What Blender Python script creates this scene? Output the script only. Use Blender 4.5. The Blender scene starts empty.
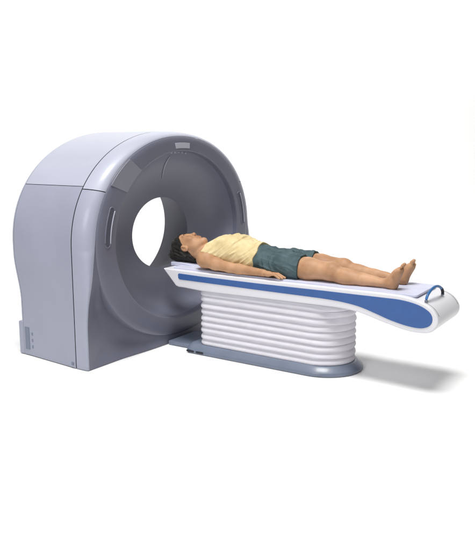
import bpy, bmesh, math, random
import numpy as np
from mathutils import Vector, Matrix
random.seed(4); rng = np.random.default_rng(4)
scene = bpy.context.scene
COL = scene.collection
PI = math.pi

# ------------------------------------------------------------------ camera
YAW, PITCH = 0.5745, -0.182
cd = bpy.data.cameras.new('camera'); cam = bpy.data.objects.new('camera', cd); COL.objects.link(cam)
F = Vector((-math.sin(YAW)*math.cos(PITCH), math.cos(YAW)*math.cos(PITCH), math.sin(PITCH)))
cam.location = (3.0991, -4.0103, 1.4178)
cam.rotation_euler = F.to_track_quat('-Z', 'Y').to_euler()
cd.sensor_fit = 'HORIZONTAL'; cd.sensor_width = 36.0; cd.lens = 36.0*699.75/475.0
cd.clip_start = .05; cd.clip_end = 100
scene.camera = cam

# ------------------------------------------------------------------ world, lamps, exposure
w = bpy.data.worlds.new('World'); scene.world = w; w.use_nodes = True
bg = w.node_tree.nodes['Background']; bg.inputs[0].default_value = (.97, .98, 1, 1); bg.inputs[1].default_value = .03
def area(name, loc, target, sx, sy, power, color=(1, 1, 1)):
    l = bpy.data.lights.new(name, 'AREA'); l.shape = 'RECTANGLE'; l.size = sx; l.size_y = sy; l.energy = power; l.color = color
    o = bpy.data.objects.new(name, l); COL.objects.link(o); o.location = loc
    d = Vector(target)-Vector(loc); o.rotation_euler = d.to_track_quat('-Z', 'Y').to_euler(); return o
area('key_softbox', (1.7, -2.8, 10.8), (.9, -.2, 0), 4.2, 3.2, 1300, (1, .985, .96))
area('side_fill', (1.2, -7.0, 3.8), (0, -.2, .7), 2.4, 2.4, 175, (.95, .97, 1))  # added fill lamp, unseen, brightens the near sides and funnel
area('overhead_fill', (1.2, -2.6, 7.2), (1.2, -2.6, 0), 8, 6, 10)
area('backdrop_light', (-1.9, 2.6, 6.5), (-4.6, 7.2, 2.2), 14, 1.2, 330)  # added lamp above the frame to turn the backdrop white
scene.view_settings.view_transform = 'Standard'; scene.view_settings.look = 'None'
scene.view_settings.exposure = 0.0; scene.view_settings.gamma = 1.0
scene.cycles.max_bounces = 8; scene.cycles.diffuse_bounces = 5

# ------------------------------------------------------------------ materials
def mat(name, col, rough=.5, spec=.4, coat=0, var=.04, vscale=6, bump=0, bscale=300, col2=None, sss=0, stretch=None, metal=0, crough=.15):
    m = bpy.data.materials.new(name); m.use_nodes = True; nt = m.node_tree; b = nt.nodes['Principled BSDF']
    b.inputs['Roughness'].default_value = rough; b.inputs['Specular IOR Level'].default_value = spec
    b.inputs['Metallic'].default_value = metal
    b.inputs['Coat Weight'].default_value = coat; b.inputs['Coat Roughness'].default_value = crough
    tc = nt.nodes.new('ShaderNodeTexCoord'); src = tc.outputs['Object']
    if stretch:
        mp = nt.nodes.new('ShaderNodeMapping'); mp.inputs['Scale'].default_value = stretch
        nt.links.new(src, mp.inputs[0]); src = mp.outputs[0]
    n = nt.nodes.new('ShaderNodeTexNoise'); n.inputs['Scale'].default_value = vscale; n.inputs['Detail'].default_value = 6
    nt.links.new(src, n.inputs['Vector'])
    cr = nt.nodes.new('ShaderNodeValToRGB'); nt.links.new(n.outputs['Fac'], cr.inputs[0])
    c2 = col2 or tuple(c*(1+var) for c in col); c1 = tuple(c*(1-var) for c in col)
    cr.color_ramp.elements[0].position = .32; cr.color_ramp.elements[1].position = .68
    cr.color_ramp.elements[0].color = (*c1, 1); cr.color_ramp.elements[1].color = (*c2, 1)
    nt.links.new(cr.outputs[0], b.inputs['Base Color'])
    mr = nt.nodes.new('ShaderNodeMapRange'); mr.inputs['To Min'].default_value = max(0, rough-.05); mr.inputs['To Max'].default_value = rough+.06
    nt.links.new(n.outputs['Fac'], mr.inputs['Value']); nt.links.new(mr.outputs[0], b.inputs['Roughness'])
    if bump:
        n2 = nt.nodes.new('ShaderNodeTexNoise'); n2.inputs['Scale'].default_value = bscale; n2.inputs['Detail'].default_value = 3
        nt.links.new(src, n2.inputs['Vector'])
        bp = nt.nodes.new('ShaderNodeBump'); bp.inputs['Strength'].default_value = bump; bp.inputs['Distance'].default_value = .002
        nt.links.new(n2.outputs['Fac'], bp.inputs['Height']); nt.links.new(bp.outputs[0], b.inputs['Normal'])
    if sss:
        b.inputs['Subsurface Weight'].default_value = sss; b.inputs['Subsurface Radius'].default_value = (.012, .005, .003); b.inputs['Subsurface Scale'].default_value = 1
    return m
M = dict(
    shell=mat('gantry_paint_lit', (.45, .47, .56), .42, .4, coat=.15, var=.03, vscale=3, bump=.05, bscale=500),  # lighter copy of the gantry tone, light on top put into colour
    bezel=mat('bezel_paint_half_shade', (.36, .378, .465), .40, .4, coat=.15, var=.04, vscale=3, bump=.05, bscale=500),  # tone between the lit top and the shaded side
    panel=mat('gantry_paint_side_shade', (.335, .35, .435), .45, .4, coat=.1, var=.04, vscale=3, bump=.05, bscale=500),  # darker copy of the gantry tone, side shade put into colour
    face=mat('gantry_front_shaded', (.150, .156, .205), .40, .4, coat=.1, var=.06, vscale=3, bump=.05, bscale=500),  # front tone darkened for shade; the ring is partly darker itself
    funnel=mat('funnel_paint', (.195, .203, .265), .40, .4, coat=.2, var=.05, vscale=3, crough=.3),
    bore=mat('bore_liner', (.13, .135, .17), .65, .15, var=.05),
    inlay=mat('ring_inlay', (.235, .24, .29), .35, .5, var=.04),
    pocket=mat('grip_shade', (.085, .09, .12), .5, .3),
    light=mat('pale_marks', (.44, .45, .52), .3, .5, var=.02),
    seam=mat('seam_rubber', (.035, .035, .045), .7, .2, var=.1),
    white=mat('table_paint', (.74, .735, .775), .38, .45, coat=.2, var=.02, vscale=4, bump=.04, bscale=400),
    blue=mat('table_blue', (.045, .115, .33), .45, .4, var=.04, vscale=14, bump=.08, bscale=200),
    pad=mat('pad_vinyl', (.58, .60, .74), .55, .35, var=.05, vscale=8, bump=.15, bscale=60),
    bellows=mat('bellows_fabric', (.70, .68, .73), .75, .25, var=.04, vscale=10, bump=.2, bscale=160, stretch=(1, 1, 4)),
    base=mat('base_paint', (.155, .185, .25), .38, .5, coat=.2, var=.08, vscale=6),
    tube=mat('handle_blue', (.03, .13, .34), .4, .4, coat=.1, var=.1),
    skin=mat('skin', (.43, .225, .115), .52, .35, var=.06, vscale=9, bump=.3, bscale=160, col2=(.60, .35, .20), sss=.12),
    shirt=mat('shirt_cotton', (.70, .55, .29), .9, .15, var=.06, vscale=18, bump=.35, bscale=420, col2=(.79, .66, .39)),
    shorts=mat('shorts_cotton', (.062, .10, .112), .85, .2, var=.15, vscale=14, bump=.35, bscale=420, col2=(.10, .15, .165)),
    hair=mat('hair', (.010, .009, .008), .6, .25, var=.4, vscale=60, bump=1.0, bscale=120, col2=(.028, .024, .020), stretch=(.35, 3, 3)),
    lip=mat('lip', (.42, .16, .11), .4, .4, var=.08, vscale=60),
    brow=mat('brow_hair', (.03, .02, .015), .7, .2, var=.3, vscale=200),
    nail=mat('nail', (.66, .42, .32), .3, .5, var=.05, vscale=60),
    floor=mat('floor_white', (.90, .90, .90), .6, .2, var=.006, vscale=1.5),
)

# ------------------------------------------------------------------ helpers
def tag(o, label=None, cat=None, group=None, kind=None):
    for k, v in (('label', label), ('category', cat), ('group', group), ('kind', kind)):
        if v: o[k] = v
    return o
def empty(name, loc):
    o = bpy.data.objects.new(name, None); COL.objects.link(o); o.location = loc; o.empty_display_size = .1; return o
def link(name, me, m, parent=None, smooth=True, origin=None):
    me.materials.append(m)
    if smooth:
        for p in me.polygons: p.use_smooth = True
    o = bpy.data.objects.new(name, me); COL.objects.link(o)
    if parent is not None:
        o.parent = parent
        base = Vector((0, 0, 0)); q = parent
        while q is not None: base += q.location; q = q.parent
        o.location = -base
    return o
def mesh(name, verts, faces, m, parent=None, smooth=True):
    me = bpy.data.meshes.new(name); me.from_pydata([tuple(map(float, v)) for v in verts], [], [tuple(map(int, f)) for f in faces]); me.validate(); me.update()
    return link(name, me, m, parent, smooth)
def from_bm(name, bm, m, parent=None, smooth=True):
    bmesh.ops.recalc_face_normals(bm, faces=bm.faces)
    me = bpy.data.meshes.new(name); bm.to_mesh(me); bm.free(); return link(name, me, m, parent, smooth)
def sharp(o, ang=35):
    me = o.data; bm = bmesh.new(); bm.from_mesh(me)
    for e in bm.edges:
        if len(e.link_faces) == 2 and e.calc_face_angle(0) > math.radians(ang): e.smooth = False
    bm.to_mesh(me); bm.free(); return o
def bevel(o, wd, seg=3, ang=30):
    md = o.modifiers.new('bevel', 'BEVEL'); md.width = wd; md.segments = seg; md.limit_method = 'ANGLE'; md.angle_limit = math.radians(ang)
    md.harden_normals = False; return o
def grid(name, loops, m, parent, closed=True, flip=False):
    loops = [np.asarray(l) for l in loops]; n = len(loops[0]); V = np.concatenate(loops); Fc = []
    r = n if closed else n-1
    for a in range(len(loops)-1):
        for i in range(r):
            j = (i+1) % n; q = (a*n+i, a*n+j, (a+1)*n+j, (a+1)*n+i); Fc.append(q[::-1] if flip else q)
    return mesh(name, V, Fc, m, parent)
def solid(o, t, off=-1):
    md = o.modifiers.new('solid', 'SOLIDIFY'); md.thickness = t; md.offset = off; return o
def catmull(P, n=8, closed=False):
    P = [np.array(p, float) for p in P]; out = []; N = len(P)
    for i in range(N if closed else N-1):
        a = P[(i-1) % N] if closed or i > 0 else P[i]; b = P[i]; c = P[(i+1) % N]; d = P[(i+2) % N] if closed or i+2 < N else P[(i+1) % N]
        for k in range(n):
            t = k/n; out.append(.5*((2*b)+(c-a)*t+(2*a-5*b+4*c-d)*t*t+(3*b-a-3*c+d)*t**3))
    if not closed: out.append(P[-1])
    return out
def tube(name, pts, r, m, parent, n=10, cap=True):
    pts = [Vector(p) for p in pts]; V = []; Fc = []
    rr = r if hasattr(r, '__len__') else [r]*len(pts)
    up = Vector((0, 0, 1))
    for i, p in enumerate(pts):
        t = (pts[min(i+1, len(pts)-1)]-pts[max(i-1, 0)]).normalized()
        s = t.cross(up)
        if s.length < .05: s = t.cross(Vector((0, 1, 0)))
        s.normalize(); u = s.cross(t)
        for k in range(n):
            a = 2*PI*k/n; V.append(p+s*math.cos(a)*rr[i]+u*math.sin(a)*rr[i])
    for i in range(len(pts)-1):
        for k in range(n): Fc.append((i*n+k, i*n+(k+1) % n, (i+1)*n+(k+1) % n, (i+1)*n+k))
    if cap: Fc.append(tuple(range(n))[::-1]); Fc.append(tuple((len(pts)-1)*n+k for k in range(n)))
    return mesh(name, V, Fc, m, parent)
def prism_y(name, prof, y0, y1, m, parent, bev=0, smooth=True):
    """closed (x,z) outline pushed through y"""
    bm = bmesh.new(); a = [bm.verts.new((p[0], y0, p[1])) for p in prof]; b = [bm.verts.new((p[0], y1, p[1])) for p in prof]
    bm.faces.new(a); bm.faces.new(b[::-1]); n = len(prof)
    for i in range(n): bm.faces.new((a[i], a[(i+1) % n], b[(i+1) % n], b[i]))
    o = from_bm(name, bm, m, parent, smooth); sharp(o, 40)
    if bev: bevel(o, bev, 4, 50)
    return o
def prism_z(name, prof, z0, z1, m, parent, bev=0):
    bm = bmesh.new(); a = [bm.verts.new((p[0], p[1], z0)) for p in prof]; b = [bm.verts.new((p[0], p[1], z1)) for p in prof]
    bm.faces.new(a[::-1]); bm.faces.new(b); n = len(prof)
    for i in range(n): bm.faces.new((a[i], a[(i+1) % n], b[(i+1) % n], b[i]))
    o = from_bm(name, bm, m, parent); sharp(o, 40)
    if bev: bevel(o, bev, 3, 50)
    return o

# ------------------------------------------------------------------ setting: white floor rising into a white sweep
vdir = Vector((F.x, F.y)).normalized(); vr = Vector((vdir.y, -vdir.x))
prof = [(-12, 0)]+[(x, 0) for x in np.linspace(-11, 4.2, 24)]
c0 = Vector((.4, -.3)); R = 2.0; D0 = 5.6
def sweep(d, z): return [(c0.x+vdir.x*d+vr.x*s, c0.y+vdir.y*d+vr.y*s, z) for s in np.linspace(-14, 14, 29)]
grid('floor', [sweep(d, 0) for d in np.linspace(-11, D0, 40)], M['floor'], None, closed=False); tag(bpy.data.objects['floor'], kind='structure')
lp = [sweep(D0+R*math.sin(a), R-R*math.cos(a)) for a in np.linspace(0, PI/2, 16)]+[sweep(D0+R, z) for z in np.linspace(2.2, 9, 10)]
grid('backdrop', lp, M['floor'], None, closed=False); tag(bpy.data.objects['backdrop'], kind='structure')

# ------------------------------------------------------------------ CT gantry
G = tag(empty('scanner_gantry', (-.33, 0, 0)), 'large grey doughnut shaped scanner gantry with dark front ring and round tunnel', 'scanner')
N = 288
TH = np.arange(N)*2*PI/N-PI/2
YC, ZC = .03, .772
def snap(th):   # make sure both floor corners are hit exactly
    th = np.array(th, float)
    for c in (-PI/4, -3*PI/4, PI+PI/4, 2*PI-PI/4):
        if th.min()-.01 < c < th.max()+.01: th[np.argmin(np.abs(th-c))] = c
    return th
def outer(th, g=0.0, x=0.0):
    c, s = np.cos(th), np.sin(th)
    p = np.where(s >= 0, 2.12, 400.0); Rz = np.where(s >= 0, .752, ZC-.004)
    k = (np.abs(c)**p+np.abs(s)**p)**(-1/p)
    y = (.965-g)*k*c; z = ZC+(Rz-np.where(s >= 0, g, 0))*k*s
    t = np.clip((.72-z)/.34, 0, 1); t = t*t*(3-2*t); wx = np.clip((-.13-x)/.5, 0, 1)   # waist below the drum, deepest at the back
    return YC+y*(1-.043*t*wx), z
def ell(th, ry, rz, yc=YC, zc=ZC, p=2.0):
    c, s = np.cos(th), np.sin(th); k = (np.abs(c)**p+np.abs(s)**p)**(-1/p)
    return yc+ry*k*c, zc+rz*k*s
def loop(x, yz, th=None): return np.stack([np.broadcast_to(x, yz[0].shape), yz[0], yz[1]], -1)
XB, XF = -.668, -.132
def zidx(z):   # theta index offset on the -Y side where the outer surface reaches height z (theta in (pi/2..pi)+..)
    y, zz = outer(TH); m = (y < 0); i = np.where(m & (zz > z) & (TH > 0))[0]; return TH[i].max()
th_seam = zidx(1.155)                 # -Y side
th_seam_r = PI-th_seam
def sub(th0, th1, n): return np.linspace(th0, th1, n)
def strip(name, xs, th, m, g=0.0):
    o = grid(name, [loop(x, outer(snap(th), g, x)) for x in xs], m, G, closed=False, flip=True); return o
gap = .0026
xs = np.linspace(XB, XF-.003, 12)
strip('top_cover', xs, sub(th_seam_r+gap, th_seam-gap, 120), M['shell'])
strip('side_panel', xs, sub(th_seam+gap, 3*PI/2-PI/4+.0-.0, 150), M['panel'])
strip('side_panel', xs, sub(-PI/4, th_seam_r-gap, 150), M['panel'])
# dark liner showing in the seams
lin = [loop(x, outer(TH, .006, x)) for x in np.linspace(XB-.004, XF+.012, 4)]
grid('seam_liner', lin, M['seam'], G, flip=True)
# rear cover: rounded edge and back disc with flared opening
rc = []
for k in range(7):
    a = k/6*PI/2; rc.append(loop(XB-.006-.03*math.sin(a), outer(TH, .003+.03*(1-math.cos(a)), -.67)))
thr = ell(TH, .325, .262, .066, .782); rear = ell(TH, .66, .50, .05, .79)
for t in (.35, .7, 1.0):
    yo, zo = outer(TH, .033, -.67); rc.append(loop(XB-.036, (yo*(1-t)+rear[0]*t, zo*(1-t)+rear[1]*t)))
grid('rear_cover', rc, M['shell'], G, flip=True)
# front bezel (light, rounded edge) in two pieces above and below the seam, then fascia in the shaded tone
ERY, ERZ, EP = .888, .716, 2.08
def inner_edge(th):
    yo, zo = outer(th); e = ell(th, ERY, ERZ, p=EP); s = np.sin(th)
    t = np.clip((.12-s)/.56, 0, 1); t = t*t*(3-2*t)
    yi = YC+(yo-YC)*(1-.016/.972); zi = zo
    return e[0]*(1-t)+yi*t, e[1]*(1-t)+zi*t
def recess(th):
    e = ell(th, ERY, ERZ, p=EP); i = inner_edge(th); gp = np.hypot(e[0]-i[0], e[1]-i[1]); q = np.clip((gp-.05)/.18, 0, 1); return .07*q*q*(3-2*q)
def bezel(name, th, m):
    th = snap(th)
    L = []; o = outer(th); i = inner_edge(th); d = recess(th)*.45
    for k in range(13):
        a = k/12*PI/2; q = 2+3*np.clip(-np.sin(th)*3, 0, 1); sy = 1-max(0, math.cos(a))**(2/q); L.append(loop(-.128+(.128-d)*math.sin(a)**(2/q), (o[0]*(1-sy)+i[0]*sy, o[1]*(1-sy)+i[1]*sy)))
    return grid(name, L, m, G, closed=False, flip=True)
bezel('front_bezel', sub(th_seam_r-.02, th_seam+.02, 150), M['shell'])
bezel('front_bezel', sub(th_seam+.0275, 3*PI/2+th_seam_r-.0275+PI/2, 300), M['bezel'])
def fas(th):
    th = snap(th)
    L = []; i = inner_edge(th); e = ell(th, ERY, ERZ, p=EP); d = recess(th)
    for t in np.linspace(0, 1, 9): L.append(loop(-d*(.45+.55*min(1, t*1.6))-.0005, (i[0]*(1-t)+e[0]*t, i[1]*(1-t)+e[1]*t)))
    return L
grid('lower_fascia', fas(sub(-PI-.02, .02, 220)), M['face'], G, closed=False, flip=True)
# front ring, standing a little proud, with rounded outer shoulder
LRY, LRZ, LYC, LZC = .715, .600, .045, .782
e = ell(TH, ERY, ERZ, p=EP); l = ell(TH, LRY, LRZ, LYC, LZC)
d = recess(TH)
RL = [loop(-d-.01, e)]
def mix(t): return (e[0]*(1-t)+l[0]*t, e[1]*(1-t)+l[1]*t)
for t, x in ((.0, -.004), (.03, .003), (.08, .008), (.3, .012), (.6, .012), (.90, .011), (.955, .010), (.972, .006), (.98, -.004), (1.0, -.034)): RL.append(loop(np.full(N, x), mix(t)))
grid('front_ring', RL, M['face'], G, flip=True)
# funnel from the ring's lip down to the throat
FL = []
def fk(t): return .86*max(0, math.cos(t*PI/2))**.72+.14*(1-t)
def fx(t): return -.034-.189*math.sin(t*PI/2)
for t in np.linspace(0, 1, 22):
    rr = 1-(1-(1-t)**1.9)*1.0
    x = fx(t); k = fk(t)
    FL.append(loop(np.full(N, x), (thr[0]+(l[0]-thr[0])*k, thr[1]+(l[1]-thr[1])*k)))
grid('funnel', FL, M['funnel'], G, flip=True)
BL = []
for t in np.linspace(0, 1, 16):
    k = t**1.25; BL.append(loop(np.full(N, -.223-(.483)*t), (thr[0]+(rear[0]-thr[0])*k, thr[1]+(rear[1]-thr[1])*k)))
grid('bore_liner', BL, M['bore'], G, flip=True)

def ring_pt(th, t, dx=0):   # point on ring face: angle, 0 outer .. 1 lip
    a = ell(np.array([th]), ERY, ERZ, p=EP); b = ell(np.array([th]), LRY, LRZ, LYC, LZC)
    return np.array([.012+dx, a[0][0]*(1-t)+b[0][0]*t, a[1][0]*(1-t)+b[1][0]*t])
def ring_patch(name, th0, th1, t0, t1, m, h=.004, n=14):
    V = []; Fc = []
    for dx in (-.004, h):
        for th in np.linspace(th0, th1, n):
            for t in np.linspace(t0, t1, 5): V.append(ring_pt(th, t, dx))
    bm = bmesh.new(); vs = [bm.verts.new(v) for v in V]; S = n*5
    for a in range(n-1):
        for b in range(4):
            q = [a*5+b, a*5+b+1, (a+1)*5+b+1, (a+1)*5+b]; bm.faces.new([vs[i] for i in q]); bm.faces.new([vs[S+i] for i in q[::-1]])
    rim = [(0, b) for b in range(5)]+[(a, 4) for a in range(1, n)]+[(n-1, b) for b in range(3, -1, -1)]+[(a, 0) for a in range(n-2, 0, -1)]
    idx = [a*5+b for a, b in rim]
    for i in range(len(idx)): j = (i+1) % len(idx); bm.faces.new((vs[idx[i]], vs[idx[j]], vs[S+idx[j]], vs[S+idx[i]]))
    o = from_bm(name, bm, m, G); sharp(o); bevel(o, .0015, 2); return o
def th_of(y, z): return math.atan2((z-ZC)/ERZ, (y-YC)/ERY)
ring_patch('ring_inlay', th_of(-.53, 1.34), th_of(-.72, 1.18), .04, .93, M['inlay'], .0022)
ring_patch('display_panel', th_of(.115, 1.45), th_of(-.06, 1.45), .42, .78, M['light'], .005)
# grip recesses on the ring: raised stadium rim, flat patch painted as shade
for sg, (ya, za, yb, zb) in ((-1, (-.765, 1.02, -.80, .80)), (1, (.80, 1.04, .845, .80))):
    t_ = .52
    ths = np.linspace(th_of(ya, za), th_of(yb, zb), 24); hw = .12
    inn = [ring_pt(a, t_+hw, .001) for a in ths]; out = [ring_pt(a, t_-hw, .001) for a in ths]
    c1 = ring_pt(ths[0], t_, .001); c2 = ring_pt(ths[-1], t_, .001)
    def cap(c, p, q):
        u = (p-c); v = np.cross([1, 0, 0], u); s = 1
        mid = c2 if c is c1 else c1
        if np.dot(v, c-mid) < 0: v = -v
        return [c+u*math.cos(a)+v*math.sin(a) for a in np.linspace(0, PI, 8)[1:-1]]
    lo = inn+cap(c2, inn[-1], out[-1])+out[::-1]+cap(c1, out[0], inn[0])
    bm = bmesh.new(); bm.faces.new([bm.verts.new(v) for v in lo]); pk = from_bm('grip_pocket_shade', bm, M['pocket'], G, False)
    pk.location.x += .0015
    tube('grip_rim', lo+[lo[0]], .0042, M['face'], pk, 8, False).location = (-.0015+0, 0, 0)
    edge = (inn if sg < 0 else out)
    tube('grip_painted_highlight', [p+np.array([.004, 0, 0]) for p in edge], .0036, M['light'], pk, 8).location = (-.0015, 0, 0)  # pale tube painted in as the highlight along the grip edge
# small key marks and alignment windows inside the funnel
def fpt(th, t, off=.004):
    k = fk(t)
    a = ell(np.array([th]), .325, .262, .066, .782); b = ell(np.array([th]), LRY, LRZ, LYC, LZC)
    y = a[0][0]+(b[0][0]-a[0][0])*k; z = a[1][0]+(b[1][0]-a[1][0])*k
    v = np.array([.05-y, .78-z]); v = v/np.linalg.norm(v)*off*.7
    return np.array([fx(t)+off*.7, y+v[0], z+v[1]])
for k in range(5):
    th = PI/2+.085-.06*k
    tube('key_button', [fpt(th+.018, .045+.012*math.sin(k*2.1)), fpt(th-.012, .075)], .0052, M['light'], G, 8)
tube('laser_window', [fpt(PI/2-.005-.03*t, .28+.5*t) for t in np.linspace(0, 1, 10)], [.002+.003*math.sin(PI*t) for t in np.linspace(0, 1, 10)], M['light'], G, 8)
tube('laser_window', [fpt(PI+.22+.01*t, .30+.2*t) for t in np.linspace(0, 1, 6)], .003, M['light'], G, 8)
# cable box behind the lower rear edge of the near side, and small plate marks beside it
cbx = mesh('cable_box', [(x, y, z) for x in (-.722, -.672) for y in (-.893, -.70) for z in (.004, .235)], [(0, 1, 3, 2), (4, 6, 7, 5), (0, 4, 5, 1), (2, 3, 7, 6), (0, 2, 6, 4), (1, 5, 7, 3)], M['panel'], G, False); bevel(cbx, .008)
def yside(z, x=-.62):
    t = max(0, min(1, (.72-z)/.34)); t = t*t*(3-2*t); wx = max(0, min(1, (-.13-x)/.5)); return YC-.965*(1-.043*t*wx)
def side_plate(name, x0, x1, z0, z1, m, h=.003, parent=G):
    V = []
    for z in (z0, z1):
        for x in (x0, x1): V += [(x, yside(z, x)-h, z), (x, yside(z, x)+.004, z)]
    o = mesh(name, V, [(0, 2, 6, 4), (1, 5, 7, 3), (0, 1, 3, 2), (4, 6, 7, 5), (0, 4, 5, 1), (2, 3, 7, 6)], m, parent, False); return o
side_plate('cable_slot', -.655, -.612, .045, .20, M['base'])
for z in (.06, .105, .15): side_plate('warning_mark', -.588, -.574, z, z+.02, M['base'], .0015)
side_plate('lock_cap', -.175, -.155, .022, .04, M['base'], .004)

# ------------------------------------------------------------------ patient table
T = tag(empty('patient_table', (.85, 0, 0)), 'white patient table with blue side stripe on a ribbed bellows pedestal', 'table')
HB = .216
top = [(.017, .572), (.30, .572), (.80, .572), (1.30, .575), (1.62, .577)]
curve = catmull([(1.62, .577), (1.74, .576), (1.84, .562), (1.93, .528), (1.975, .47), (1.968, .415), (1.92, .378), (1.81, .374), (1.67, .402), (1.575, .427), (1.485, .447), (1.38, .456), (1.25, .456)], 8)
prof = [(a, b) for a, b in top[:-1]]+[tuple(p) for p in curve]+[(.80, .450), (.36, .444), (.27, .448), (.20, .452), (.15, .452), (.128, .458)]
tt = prism_y('table_top', prof, -HB, HB, M['white'], T, .008)
bl = [(.158, .549), (.34, .546), (.8, .546), (1.25, .551), (1.5, .552)]
bc = catmull([(1.5, .552), (1.64, .553), (1.76, .552), (1.86, .535), (1.925, .502), (1.945, .462), (1.93, .423), (1.88, .402), (1.80, .405), (1.70, .425), (1.60, .455), (1.50, .482), (1.38, .497), (1.25, .502)], 7)
bprof = bl[:-1]+[tuple(p) for p in bc]+[(.8, .503), (.34, .506), (.165, .507), (.153, .515), (.15, .54)]
for sg in (-1, 1):
    y0, y1 = sorted((sg*(HB-.004), sg*(HB+.003)))
    prism_y('side_stripe', bprof, y0, y1, M['blue'], tt, .002)
# thin pad on the table top
pp = []
for cx, cy, a0 in ((1.82, .165, 0), (.10, .165, 90), (.10, -.165, 180), (1.82, -.165, 270)):
    for k in range(7): a = math.radians(a0+k*15); pp.append((cx+.02*math.cos(a), cy+.02*math.sin(a)))
prism_z('table_pad', pp, .568, .583, M['pad'], T, .004)
# head support: a shallow cradle that projects past the end of the table
hp = [(-.012, .570), (.02, .5735), (.20, .5735), (.20, .584), (.16, .592), (.08, .601), (.02, .601), (-.012, .598)]
prism_y('head_rest', hp, -.09, .09, M['pad'], T, .005)
# foot end: seam of the end cover and blue pull bow with far end darkened as shade
def tz(x):
    best = None
    for (xa, za), (xb, zb) in zip(prof, prof[1:]):
        if xa <= x <= xb and za > .45: best = za+(zb-za)*(x-xa)/(xb-xa)
    return best
for sg in (-1, 1):
    tube('cover_seam', [(x, sg*.186, tz(x)-.0004) for x in np.linspace(1.885, 1.972, 14)], .0015, M['seam'], tt, 6)
bow = [(1.893, -.180, .552)]
for t in np.linspace(0, 1, 22):
    a = PI*t; bow.append((1.893+.016*t, -.180+.255*t, .566+.052*math.sin(a)**.6))
bow.append((1.909, .075, .546))
hd = tube('pull_handle', bow, .0080, M['tube'], T, 12)
tube('handle_end_shade', bow[-4:], .0092, M['seam'], hd, 12)  # dark sleeve standing in for shade on the bow's far end
for p in (bow[0], bow[-1]):
    tube('handle_foot', [(p[0], p[1], p[2]), (p[0], p[1], p[2]+.008)], .010, M['base'], hd, 12)

def foot(xl, xc, r, cl, st=1.0, n=30):
    """plan outline: rounded corners of radius cl at the gantry end xl, a half round of radius r about xc at the other"""
    P = [(xc+r*st*math.cos(a), r*math.sin(a)) for a in np.linspace(-PI/2, PI/2, n)]
    P += [(xl+cl+cl*math.cos(a), r-cl+cl*math.sin(a)) for a in np.linspace(PI/2, PI, 10)]
    P += [(xl+cl+cl*math.cos(a), -r+cl+cl*math.sin(a)) for a in np.linspace(PI, 3*PI/2, 10)]
    return P
L = []; NF = 9; z0, z1 = .058, .452      # bellows: nine soft folds, each a little different
jr = np.random.default_rng(9).uniform(-1, 1, (NF, 2))
for i in range(NF):
    for k in range(14):
        u = k/14; z = z0+(z1-z0)*(i+u)/NF+.0012*jr[i, 0]*math.sin(PI*u)
        bul = max(0, math.sin(PI*u**.58))**.85; d_ = (.0155+.0012*jr[i, 1])*bul
        L.append([(x, y, z+.0022*math.sin(x*(5+i)+i*2.3)+.0010*math.sin(x*31+i*5)) for x, y in foot(.318-d_, 1.175, .190+d_, .055+d_)])
L.append([(x, y, z1) for x, y in foot(.318, 1.175, .190, .055)])
grid('bellows', L, M['bellows'], T)
L = []                                    # base with sloping skirt
for d_, z in ((.048, .003), (.050, .006), (.050, .022), (.046, .028), (.030, .044), (.016, .056), (.010, .060), (.004, .0612), (-.10, .0615)):
    L.append([(x, y, z) for x, y in foot(.250-d_, 1.175, .200+d_, .04+max(d_, -.03), 1.03)])
grid('base', L, M['base'], T)
prism_z('floor_plate', [(.012, -.165), (.215, -.165), (.215, .165), (.012, .165)], .003, .032, M['base'], T, .006)
for x in (.245, .325):
    prism_y('shoe_slot', [(x, .009), (x+.055, .009), (x+.060, .013), (x+.060, .020), (x+.055, .024), (x, .024), (x-.005, .020), (x-.005, .013)], -.2518, -.244, M['seam'], T, .001)

# ------------------------------------------------------------------ person lying on the table
H = .003
O = np.array([-.12, -.246, .556]); SH = (int(1.93/H), int(.492/H), int(.30/H))
AX = [O[i]+np.arange(SH[i])*H for i in range(3)]
def sd_ell(X, Y, Z, c, r):
    a, b, d = (X-c[0]), (Y-c[1]), (Z-c[2])
    k0 = np.sqrt((a/r[0])**2+(b/r[1])**2+(d/r[2])**2); k1 = np.sqrt((a/r[0]**2)**2+(b/r[1]**2)**2+(d/r[2]**2)**2)+1e-9
    return k0*(k0-1)/k1
def sd_cone(X, Y, Z, a, b, r1, r2, fl=1.0):
    a = np.array(a, float); b = np.array(b, float); ba = b-a; L2 = ba@ba
    px, py, pz = X-a[0], Y-a[1], Z-a[2]
    t = np.clip((px*ba[0]+py*ba[1]+pz*ba[2])/L2, 0, 1)
    qx, qy, qz = px-ba[0]*t, py-ba[1]*t, (pz-ba[2]*t)/fl
    return (np.sqrt(qx*qx+qy*qy+qz*qz)-(r1+(r2-r1)*t))*min(1, fl)
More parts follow.
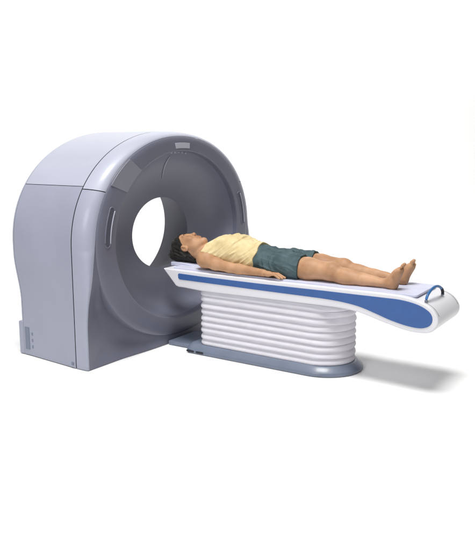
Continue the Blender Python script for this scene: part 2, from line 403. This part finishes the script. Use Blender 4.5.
class Field:
    def __init__(s): s.F = np.full(SH, .5, np.float32)
    def win(s, lo, hi, pad):
        i0 = [max(0, int((lo[k]-pad-O[k])/H)) for k in range(3)]; i1 = [min(SH[k], int((hi[k]+pad-O[k])/H)+2) for k in range(3)]
        sl = tuple(slice(a, b) for a, b in zip(i0, i1))
        X, Y, Z = np.meshgrid(*[AX[k][sl[k]].astype(np.float32) for k in range(3)], indexing='ij', sparse=True); return sl, X, Y, Z
    def add(s, kind, *a, k=.02, op='u', fl=1.0):
        if kind == 'e': c, r = a; lo = [c[i]-r[i] for i in range(3)]; hi = [c[i]+r[i] for i in range(3)]
        else:
            p, q, r1, r2 = a; m = max(r1, r2)*max(1, fl); lo = [min(p[i], q[i])-m for i in range(3)]; hi = [max(p[i], q[i])+m for i in range(3)]
        sl, X, Y, Z = s.win(lo, hi, k+.03)
        dd = sd_ell(X, Y, Z, *a) if kind == 'e' else sd_cone(X, Y, Z, *a, fl)
        f = s.F[sl]
        if op == 'u':
            h = np.clip(.5+.5*(f-dd)/k, 0, 1); s.F[sl] = f*(1-h)+dd*h-k*h*(1-h)
        else:
            h = np.clip(.5-.5*(f+dd)/k, 0, 1); s.F[sl] = f*(1-h)-dd*h+k*h*(1-h)
def surfnets(Fd, lo, name, m, parent, smooth_it=0):
    s = Fd < 0
    c = np.zeros(tuple(n-1 for n in Fd.shape), np.int8)
    for a in (0, 1):
        for b in (0, 1):
            for d_ in (0, 1): c += s[a:Fd.shape[0]-1+a, b:Fd.shape[1]-1+b, d_:Fd.shape[2]-1+d_]
    act = (c > 0) & (c < 8); I = np.argwhere(act); idx = np.full(act.shape, -1, np.int64); idx[act] = np.arange(len(I))
    P = np.zeros((len(I), 3)); W = np.zeros(len(I))
    cor = [(a, b, d_) for a in (0, 1) for b in (0, 1) for d_ in (0, 1)]
    for p in cor:
        for ax in range(3):
            if p[ax] == 0:
                q = list(p); q[ax] = 1
                v0 = Fd[I[:, 0]+p[0], I[:, 1]+p[1], I[:, 2]+p[2]]; v1 = Fd[I[:, 0]+q[0], I[:, 1]+q[1], I[:, 2]+q[2]]
                cr = (v0 < 0) != (v1 < 0); t = np.where(cr, v0/np.where(cr, v0-v1, 1), 0)
                pt = np.array(p, float)[None].repeat(len(I), 0); pt[:, ax] += t
                P[cr] += pt[cr]; W[cr] += 1
    V = (I+P/W[:, None])*H+lo
    Q = []
    for ax in range(3):
        u, v = (ax+1) % 3, (ax+2) % 3
        sl0 = [slice(None)]*3; sl1 = [slice(None)]*3; sl0[ax] = slice(0, -1); sl1[ax] = slice(1, None)
        E = np.argwhere(s[tuple(sl0)] != s[tuple(sl1)])
        E = E[(E[:, u] > 0) & (E[:, v] > 0) & (E[:, u] < Fd.shape[u]-1) & (E[:, v] < Fd.shape[v]-1)]
        def id_(du, dv):
            e_ = E.copy(); e_[:, u] += du; e_[:, v] += dv; return idx[e_[:, 0], e_[:, 1], e_[:, 2]]
        q = np.stack([id_(-1, -1), id_(0, -1), id_(0, 0), id_(-1, 0)], 1)
        ins = s[E[:, 0], E[:, 1], E[:, 2]]; q[~ins] = q[~ins][:, ::-1]; Q.append(q)
    Q = np.concatenate(Q); Q = Q[(Q >= 0).all(1)]
    me = bpy.data.meshes.new(name); me.vertices.add(len(V)); me.vertices.foreach_set('co', V.astype(np.float32).ravel())
    me.loops.add(len(Q)*4); me.loops.foreach_set('vertex_index', Q.astype(np.int32).ravel())
    me.polygons.add(len(Q)); me.polygons.foreach_set('loop_start', np.arange(len(Q), dtype=np.int32)*4); me.polygons.foreach_set('loop_total', np.full(len(Q), 4, np.int32))
    me.polygons.foreach_set('use_smooth', np.ones(len(Q), bool)); me.update(calc_edges=True); me.validate()
    o = link(name, me, m, parent, False)
    if smooth_it:
        md = o.modifiers.new('smooth', 'SMOOTH'); md.factor = .5; md.iterations = smooth_it
    return o

torso = Field()
def torso_prims(f, k=.05):
    f.add('e', (.455, 0, .692), (.175, .150, .108), k=k)
    f.add('e', (.50, -.06, .735), (.10, .075, .062), k=.04); f.add('e', (.50, .06, .735), (.10, .075, .062), k=.04)
    f.add('e', (.62, 0, .680), (.16, .128, .098), k=k)
    f.add('e', (.72, 0, .664), (.12, .130, .078), k=k)
    f.add('c', (.335, -.11, .675), (.335, .11, .675), .060, .060, k=.05)
torso_prims(torso)
hips = Field()
def hip_prims(f):
    f.add('e', (.86, 0, .655), (.13, .158, .076), k=.05)
    for s_ in (-1, 1):
        f.add('c', (.90, s_*.082, .656), (1.10, s_*.088, .652), .078, .068, k=.03)
        f.add('c', (1.10, s_*.088, .652), (1.26, s_*.09, .650), .068, .056, k=.03)
    f.add('e', (.93, 0, .685), (.06, .04, .045), k=.04)
hip_prims(hips)
CL = Field(); torso_prims(CL); hip_prims(CL)
B = Field(); torso_prims(B); hip_prims(B)
# neck, head
B.add('c', (.15, 0, .662), (.335, 0, .690), .050, .058, k=.03)
B.add('e', (.060, 0, .695), (.104, .077, .100), k=.03)
B.add('e', (.120, 0, .730), (.085, .062, .058), k=.03)
B.add('c', (.165, -.030, .715), (.212, -.012, .752), .030, .022, k=.03); B.add('c', (.165, .030, .715), (.212, .012, .752), .030, .022, k=.03)
B.add('e', (.219, 0, .757), (.018, .020, .019), k=.016)
for s_ in (-1, 1):
    B.add('e', (.118, s_*.040, .768), (.024, .018, .016), k=.025)                    # cheekbone
    B.add('e', (.068, s_*.028, .784), (.009, .024, .009), k=.014)                    # brow
    B.add('e', (.093, s_*.029, .797), (.012, .017, .010), k=.012, op='s')            # eye socket
    B.add('e', (.093, s_*.031, .776), (.011, .015, .011), k=.005)                    # closed lid
    B.add('e', (.139, s_*.0095, .793), (.008, .006, .008), k=.006)                   # nostril wing
    B.add('e', (.105, s_*.075, .700), (.030, .009, .020), k=.006); B.add('e', (.088, s_*.081, .708), (.014, .009, .016), k=.006)
    B.add('e', (.103, s_*.0895, .701), (.019, .010, .012), k=.002, op='s')            # ear and its hollow
B.add('c', (.080, 0, .785), (.130, 0, .8005), .0065, .0095, k=.010)
B.add('e', (.134, 0, .8015), (.009, .008, .009), k=.006)
B.add('c', (.164, -.013, .781), (.164, .013, .781), .0085, .0085, k=.008); B.add('c', (.179, -.011, .779), (.179, .011, .779), .0085, .0085, k=.008)
B.add('e', (.1715, 0, .7935), (.0025, .022, .006), k=.003, op='s')
B.add('e', (.196, 0, .789), (.008, .020, .008), k=.010, op='s')
B.add('e', (.262, 0, .722), (.016, .012, .012), k=.02)
# arms and hands
for s_ in (-1, 1):
    B.add('e', (.330, s_*.148, .655), (.062, .052, .056), k=.035)
    B.add('c', (.345, s_*.158, .648), (.44, s_*.176, .636), .047, .041, k=.03)
    B.add('c', (.44, s_*.176, .636), (.56, s_*.182, .622), .041, .033, k=.02)
    B.add('c', (.56, s_*.182, .622), (.63, s_*.181, .619), .033, .035, k=.015)
    B.add('c', (.63, s_*.181, .619), (.815, s_*.176, .611), .035, .0225, k=.012)
    B.add('c', (.81, s_*.176, .611), (.855, s_*.178, .607), .023, .025, k=.012, fl=.75)
    for j, (yy, ln, r) in enumerate(((-.026, .068, .0078), (-.0085, .078, .0086), (.009, .086, .0088), (.0265, .078, .0084))):
        y0 = s_*(.177-yy*1.0); z0 = .612
        y1 = s_*(.176-yy*1.12)
        B.add('c', (.85, s_*(.177-yy*.7), .610), (.885, y0, z0), .014, .0125, k=.006)
        m1 = (.885+ln*.42, y1, .613); m2 = (.885+ln*.75, y1, .601); m3 = (.885+ln, y1, .592)
        B.add('c', (.885, y0, z0), m1, .0105, r, k=.003); B.add('c', m1, m2, r*1.02, r*.93, k=.002); B.add('c', m2, m3, r*.92, r*.84, k=.002)
    B.add('c', (.835, s_*.162, .606), (.875, s_*.140, .598), .015, .0115, k=.008); B.add('c', (.875, s_*.140, .598), (.905, s_*.1335, .595), .0108, .0095, k=.003)
# lower legs and feet
for s_ in (-1, 1):
    B.add('e', (1.262, s_*.09, .672), (.034, .030, .029), k=.03)                     # kneecap
    B.add('c', (1.26, s_*.09, .645), (1.36, s_*.092, .626), .052, .046, k=.025)
    B.add('e', (1.37, s_*.096, .618), (.075, .045, .040), k=.03)                     # calf, spread on the pad
    B.add('c', (1.36, s_*.092, .628), (1.47, s_*.090, .619), .044, .035, k=.025)
    B.add('c', (1.47, s_*.090, .619), (1.622, s_*.087, .613), .035, .0255, k=.02)
    B.add('c', (1.33, s_*.088, .662), (1.55, s_*.087, .633), .012, .009, k=.025)
    B.add('e', (1.640, s_*(.087+.024), .614), (.011, .008, .010), k=.008); B.add('e', (1.636, s_*(.087-.023), .618), (.011, .008, .010), k=.008)
    B.add('e', (1.662, s_*.087, .607), (.029, .027, .026), k=.015)
    hx = lambda u, v, wv: (1.653+u*.54+wv, s_*(.087+v+u*.18), .613+u*.90)  # u along foot, v across (+ outward)
    B.add('c', (1.634, s_*.087, .622), hx(.075, -.006, -.016), .028, .023, k=.02)
    B.add('c', hx(.0, 0, .004), hx(.085, .012, .0), .027, .023, k=.02)
    B.add('c', hx(.0, 0, .0), hx(.095, -.018, -.004), .026, .022, k=.02)
    B.add('c', hx(.065, .026, .0), hx(.100, .030, .0), .014, .013, k=.012)
    for j, (v, ln, r) in enumerate(((-.028, .056, .0112), (-.0095, .056, .0076), (.0055, .050, .0071), (.0195, .043, .0068), (.0330, .036, .0066))):
        u0 = .098-.006*j
        B.add('c', hx(u0-.02, v*.85, -.003), hx(u0+.004, v, -.004), r*1.25, r*1.0, k=.005)
        B.add('c', hx(u0+.008, v, -.004), hx(u0+ln*.5, v*1.06, -.010), r*.98, r*.95, k=.001); B.add('c', hx(u0+ln*.5, v*1.06, -.010), hx(u0+ln*.72, v*1.08, -.004), r*1.02, r*.92, k=.001)
PB = tag(empty('person', (.85, 0, .583)), 'person in yellow sleeveless shirt and teal shorts lying face up on the table', 'person')
body = surfnets(B.F, O, 'body', M['skin'], PB, 2)

# smooth value noise for folds
def vnoise(X, Y, Z, sx, sy, sz, seed):
    r = np.random.default_rng(seed); g = r.random((24, 24, 24)).astype(np.float32)
    def ax(v, s_):
        q = v*s_+50; i = np.floor(q).astype(int); f_ = q-i; return i % 24, (i+1) % 24, f_*f_*(3-2*f_)
    x0, x1, fx = ax(X, sx); y0, y1, fy = ax(Y, sy); z0, z1, fz = ax(Z, sz)
    def L_(a, b, t): return a+(b-a)*t
    return L_(L_(L_(g[x0, y0, z0], g[x1, y0, z0], fx), L_(g[x0, y1, z0], g[x1, y1, z0], fx), fy), L_(L_(g[x0, y0, z1], g[x1, y0, z1], fx), L_(g[x0, y1, z1], g[x1, y1, z1], fx), fy), fz)-.5
def region(lo, hi):
    i0 = [max(0, int((lo[k]-O[k])/H)) for k in range(3)]; i1 = [min(SH[k], int((hi[k]-O[k])/H)+1) for k in range(3)]
    sl = tuple(slice(a, b) for a, b in zip(i0, i1)); X, Y, Z = np.meshgrid(*[AX[k][sl[k]].astype(np.float32) for k in range(3)], indexing='ij')
    return sl, X, Y, Z, O+np.array(i0)*H
# shirt
sl, X, Y, Z, lo = region((.22, -.24, .556), (.80, .24, .85))
aY = np.abs(Y)
def ridge(n): return 1-2*np.abs(n)*1.0
wr = vnoise(X+.6*aY, Y, Z, 12, 16, 14, 1)*.010+(ridge(vnoise(X*1.0-.9*Z, Y+.4*X, Z, 17, 9, 8, 2))**2-.5)*-.008+(vnoise(X+.7*Y+.5*Z, Y, Z, 38, 14, 14, 5))*.005
wr = wr*.8+(ridge(vnoise(X*1.2-1.6*Z+.3*Y, Y*.5, Z, 30, 14, 12, 21))**2-.5)*-.0060
tf = CL.F[sl]-.015+np.clip(wr, -.012, .0065)
# hem: smooth plane with slight wave; neckline scoop; armholes
hem = X-(.712+.13*(Z-.70)+.006*np.sin(Y*40)+.004*np.sin(Z*80))
neck = .052-np.sqrt((np.maximum(0, (.315-X))*0+(X-.262))**2+(Y*.62)**2)
strap = (.335-.16*np.clip(aY-.06, 0, .1))-X
arm = np.minimum(sd_cone(X, aY, Z, (.335, .168, .655), (.46, .186, .634), .052, .044), sd_cone(X, aY, Z, (.46, .186, .634), (.80, .184, .610), .043, .030))-.002
f_ = np.maximum.reduce([tf, hem, strap, neck+.004, -arm])
f_ = np.maximum(f_, .5835-Z)
for ax_ in (0, 1, 2):
    a = [slice(None)]*3
    for e_ in (0, -1): a[ax_] = e_; f_[tuple(a)] = np.maximum(f_[tuple(a)], .003)
surfnets(f_, lo, 'shirt', M['shirt'], PB, 5)
# shorts
sl, X, Y, Z, lo = region((.64, -.24, .556), (1.12, .24, .80))
aY = np.abs(Y)
wr = vnoise(X, Y+.5*X, Z, 14, 22, 18, 7)*.007+(ridge(vnoise(X+.8*aY+.6*Z, Y, Z, 24, 12, 14, 8))**3-.35)*-.008
hf = CL.F[sl]
fr = .0045+.006*np.clip((X-.9)/.15, 0, 1)
f_ = hf-.004-(fr+.001)*np.clip((X-.72)/.06, 0, 1)+np.clip(wr+(ridge(vnoise(X*.5-1.2*aY+1.0*Z, Y*.5, Z, 34, 16, 20, 31))**3-.4)*-.007, -.010, .0045)*np.clip((X-.73)/.06, 0, 1)
leg_end = X-(1.055+.10*(Z-.66)+.003*np.sin(Y*60))
crease = -(np.abs(Y-.0)-.0035-.0*X)*np.where(X > .965, 1, -1)
f_ = np.maximum.reduce([f_, leg_end, .675-X])
f_ = np.maximum(f_, .5835-Z)
hand = np.minimum(sd_cone(X, aY, Z, (.46, .186, .634), (.815, .178, .611), .040, .026), sd_cone(X, aY, Z, (.80, .178, .612), (.98, .182, .600), .026, .022, .8))
f_ = np.maximum(f_, -hand+.001)
for ax_ in (0, 1, 2):
    a = [slice(None)]*3
    for e_ in (0, -1): a[ax_] = e_; f_[tuple(a)] = np.maximum(f_[tuple(a)], .003)
surfnets(f_, lo, 'shorts', M['shorts'], PB, 4)
# hair
sl, X, Y, Z, lo = region((-.115, -.13, .57), (.24, .13, .82))
sk = sd_ell(X, Y, Z, (.052, 0, .692), (.112, .084, .104))
mass = sd_ell(X, Y, Z, (.045, 0, .640), (.125, .096, .052))
k_ = .03; h_ = np.clip(.5+.5*(sk-mass)/k_, 0, 1); hr = sk*(1-h_)+mass*h_-k_*h_*(1-h_)
nb = sd_ell(X, Y, Z, (.155, 0, .638), (.045, .060, .045)); h_ = np.clip(.5+.5*(hr-nb)/k_, 0, 1); hr = hr*(1-h_)+nb*h_-k_*h_*(1-h_)
hr = hr+vnoise(X*.5, Y, Z+X*.3, 30, 110, 90, 11)*.009+vnoise(X, Y, Z, 22, 30, 26, 12)*.008
line = (X-(.018+(.79-Z)*.95-.004*np.sin(Y*120)))*.72+vnoise(X, Y, Z, 60, 90, 90, 14)*.008
ear = sd_ell(X, np.abs(Y), Z, (.104, .082, .702), (.034, .022, .026))
f_ = np.maximum.reduce([hr, line, -ear, .603-Z-.0*X])
for ax_ in (0, 1, 2):
    a = [slice(None)]*3
    for e_ in (0, -1): a[ax_] = e_; f_[tuple(a)] = np.maximum(f_[tuple(a)], .003)
surfnets(f_, lo, 'hair', M['hair'], PB, 1)

# brows, closed lashes and lips lie on the face
def skin_z(x, y):
    i, j = int(round((x-O[0])/H)), int(round((y-O[1])/H)); col = B.F[i, j]; k = np.where(col < 0)[0].max(); a, b = col[k], col[k+1]
    return O[2]+(k+a/(a-b))*H
for s_ in (-1, 1):
    P = [(.066-.006*math.sin(PI*t)+.010*t*t, s_*(.012+.034*t)) for t in np.linspace(0, 1, 9)]
    tube('eyebrow', [(x, y, skin_z(x, y)+.0002) for x, y in P], [.0012+.0022*math.sin(PI*min(1, .25+.75*t)) for t in np.linspace(0, 1, 9)], M['brow'], PB, 8)
    P = [(.098+.004*math.sin(PI*t), s_*(.018+.025*t)) for t in np.linspace(0, 1, 9)]
    tube('eyelashes', [(x, y, skin_z(x, y)+.0001) for x, y in P], .0011, M['brow'], PB, 6)
for x0, nm in ((.1655, 'lip'), (.1775, 'lip')):
    P = [(x0, y) for y in np.linspace(-.019, .019, 11)]
    tube(nm, [(x, y, skin_z(x, y)-.0012) for x, y in P], [.0008+.0030*math.sin(PI*(.06+.88*t)) for t in np.linspace(0, 1, 11)], M['lip'], PB, 8)
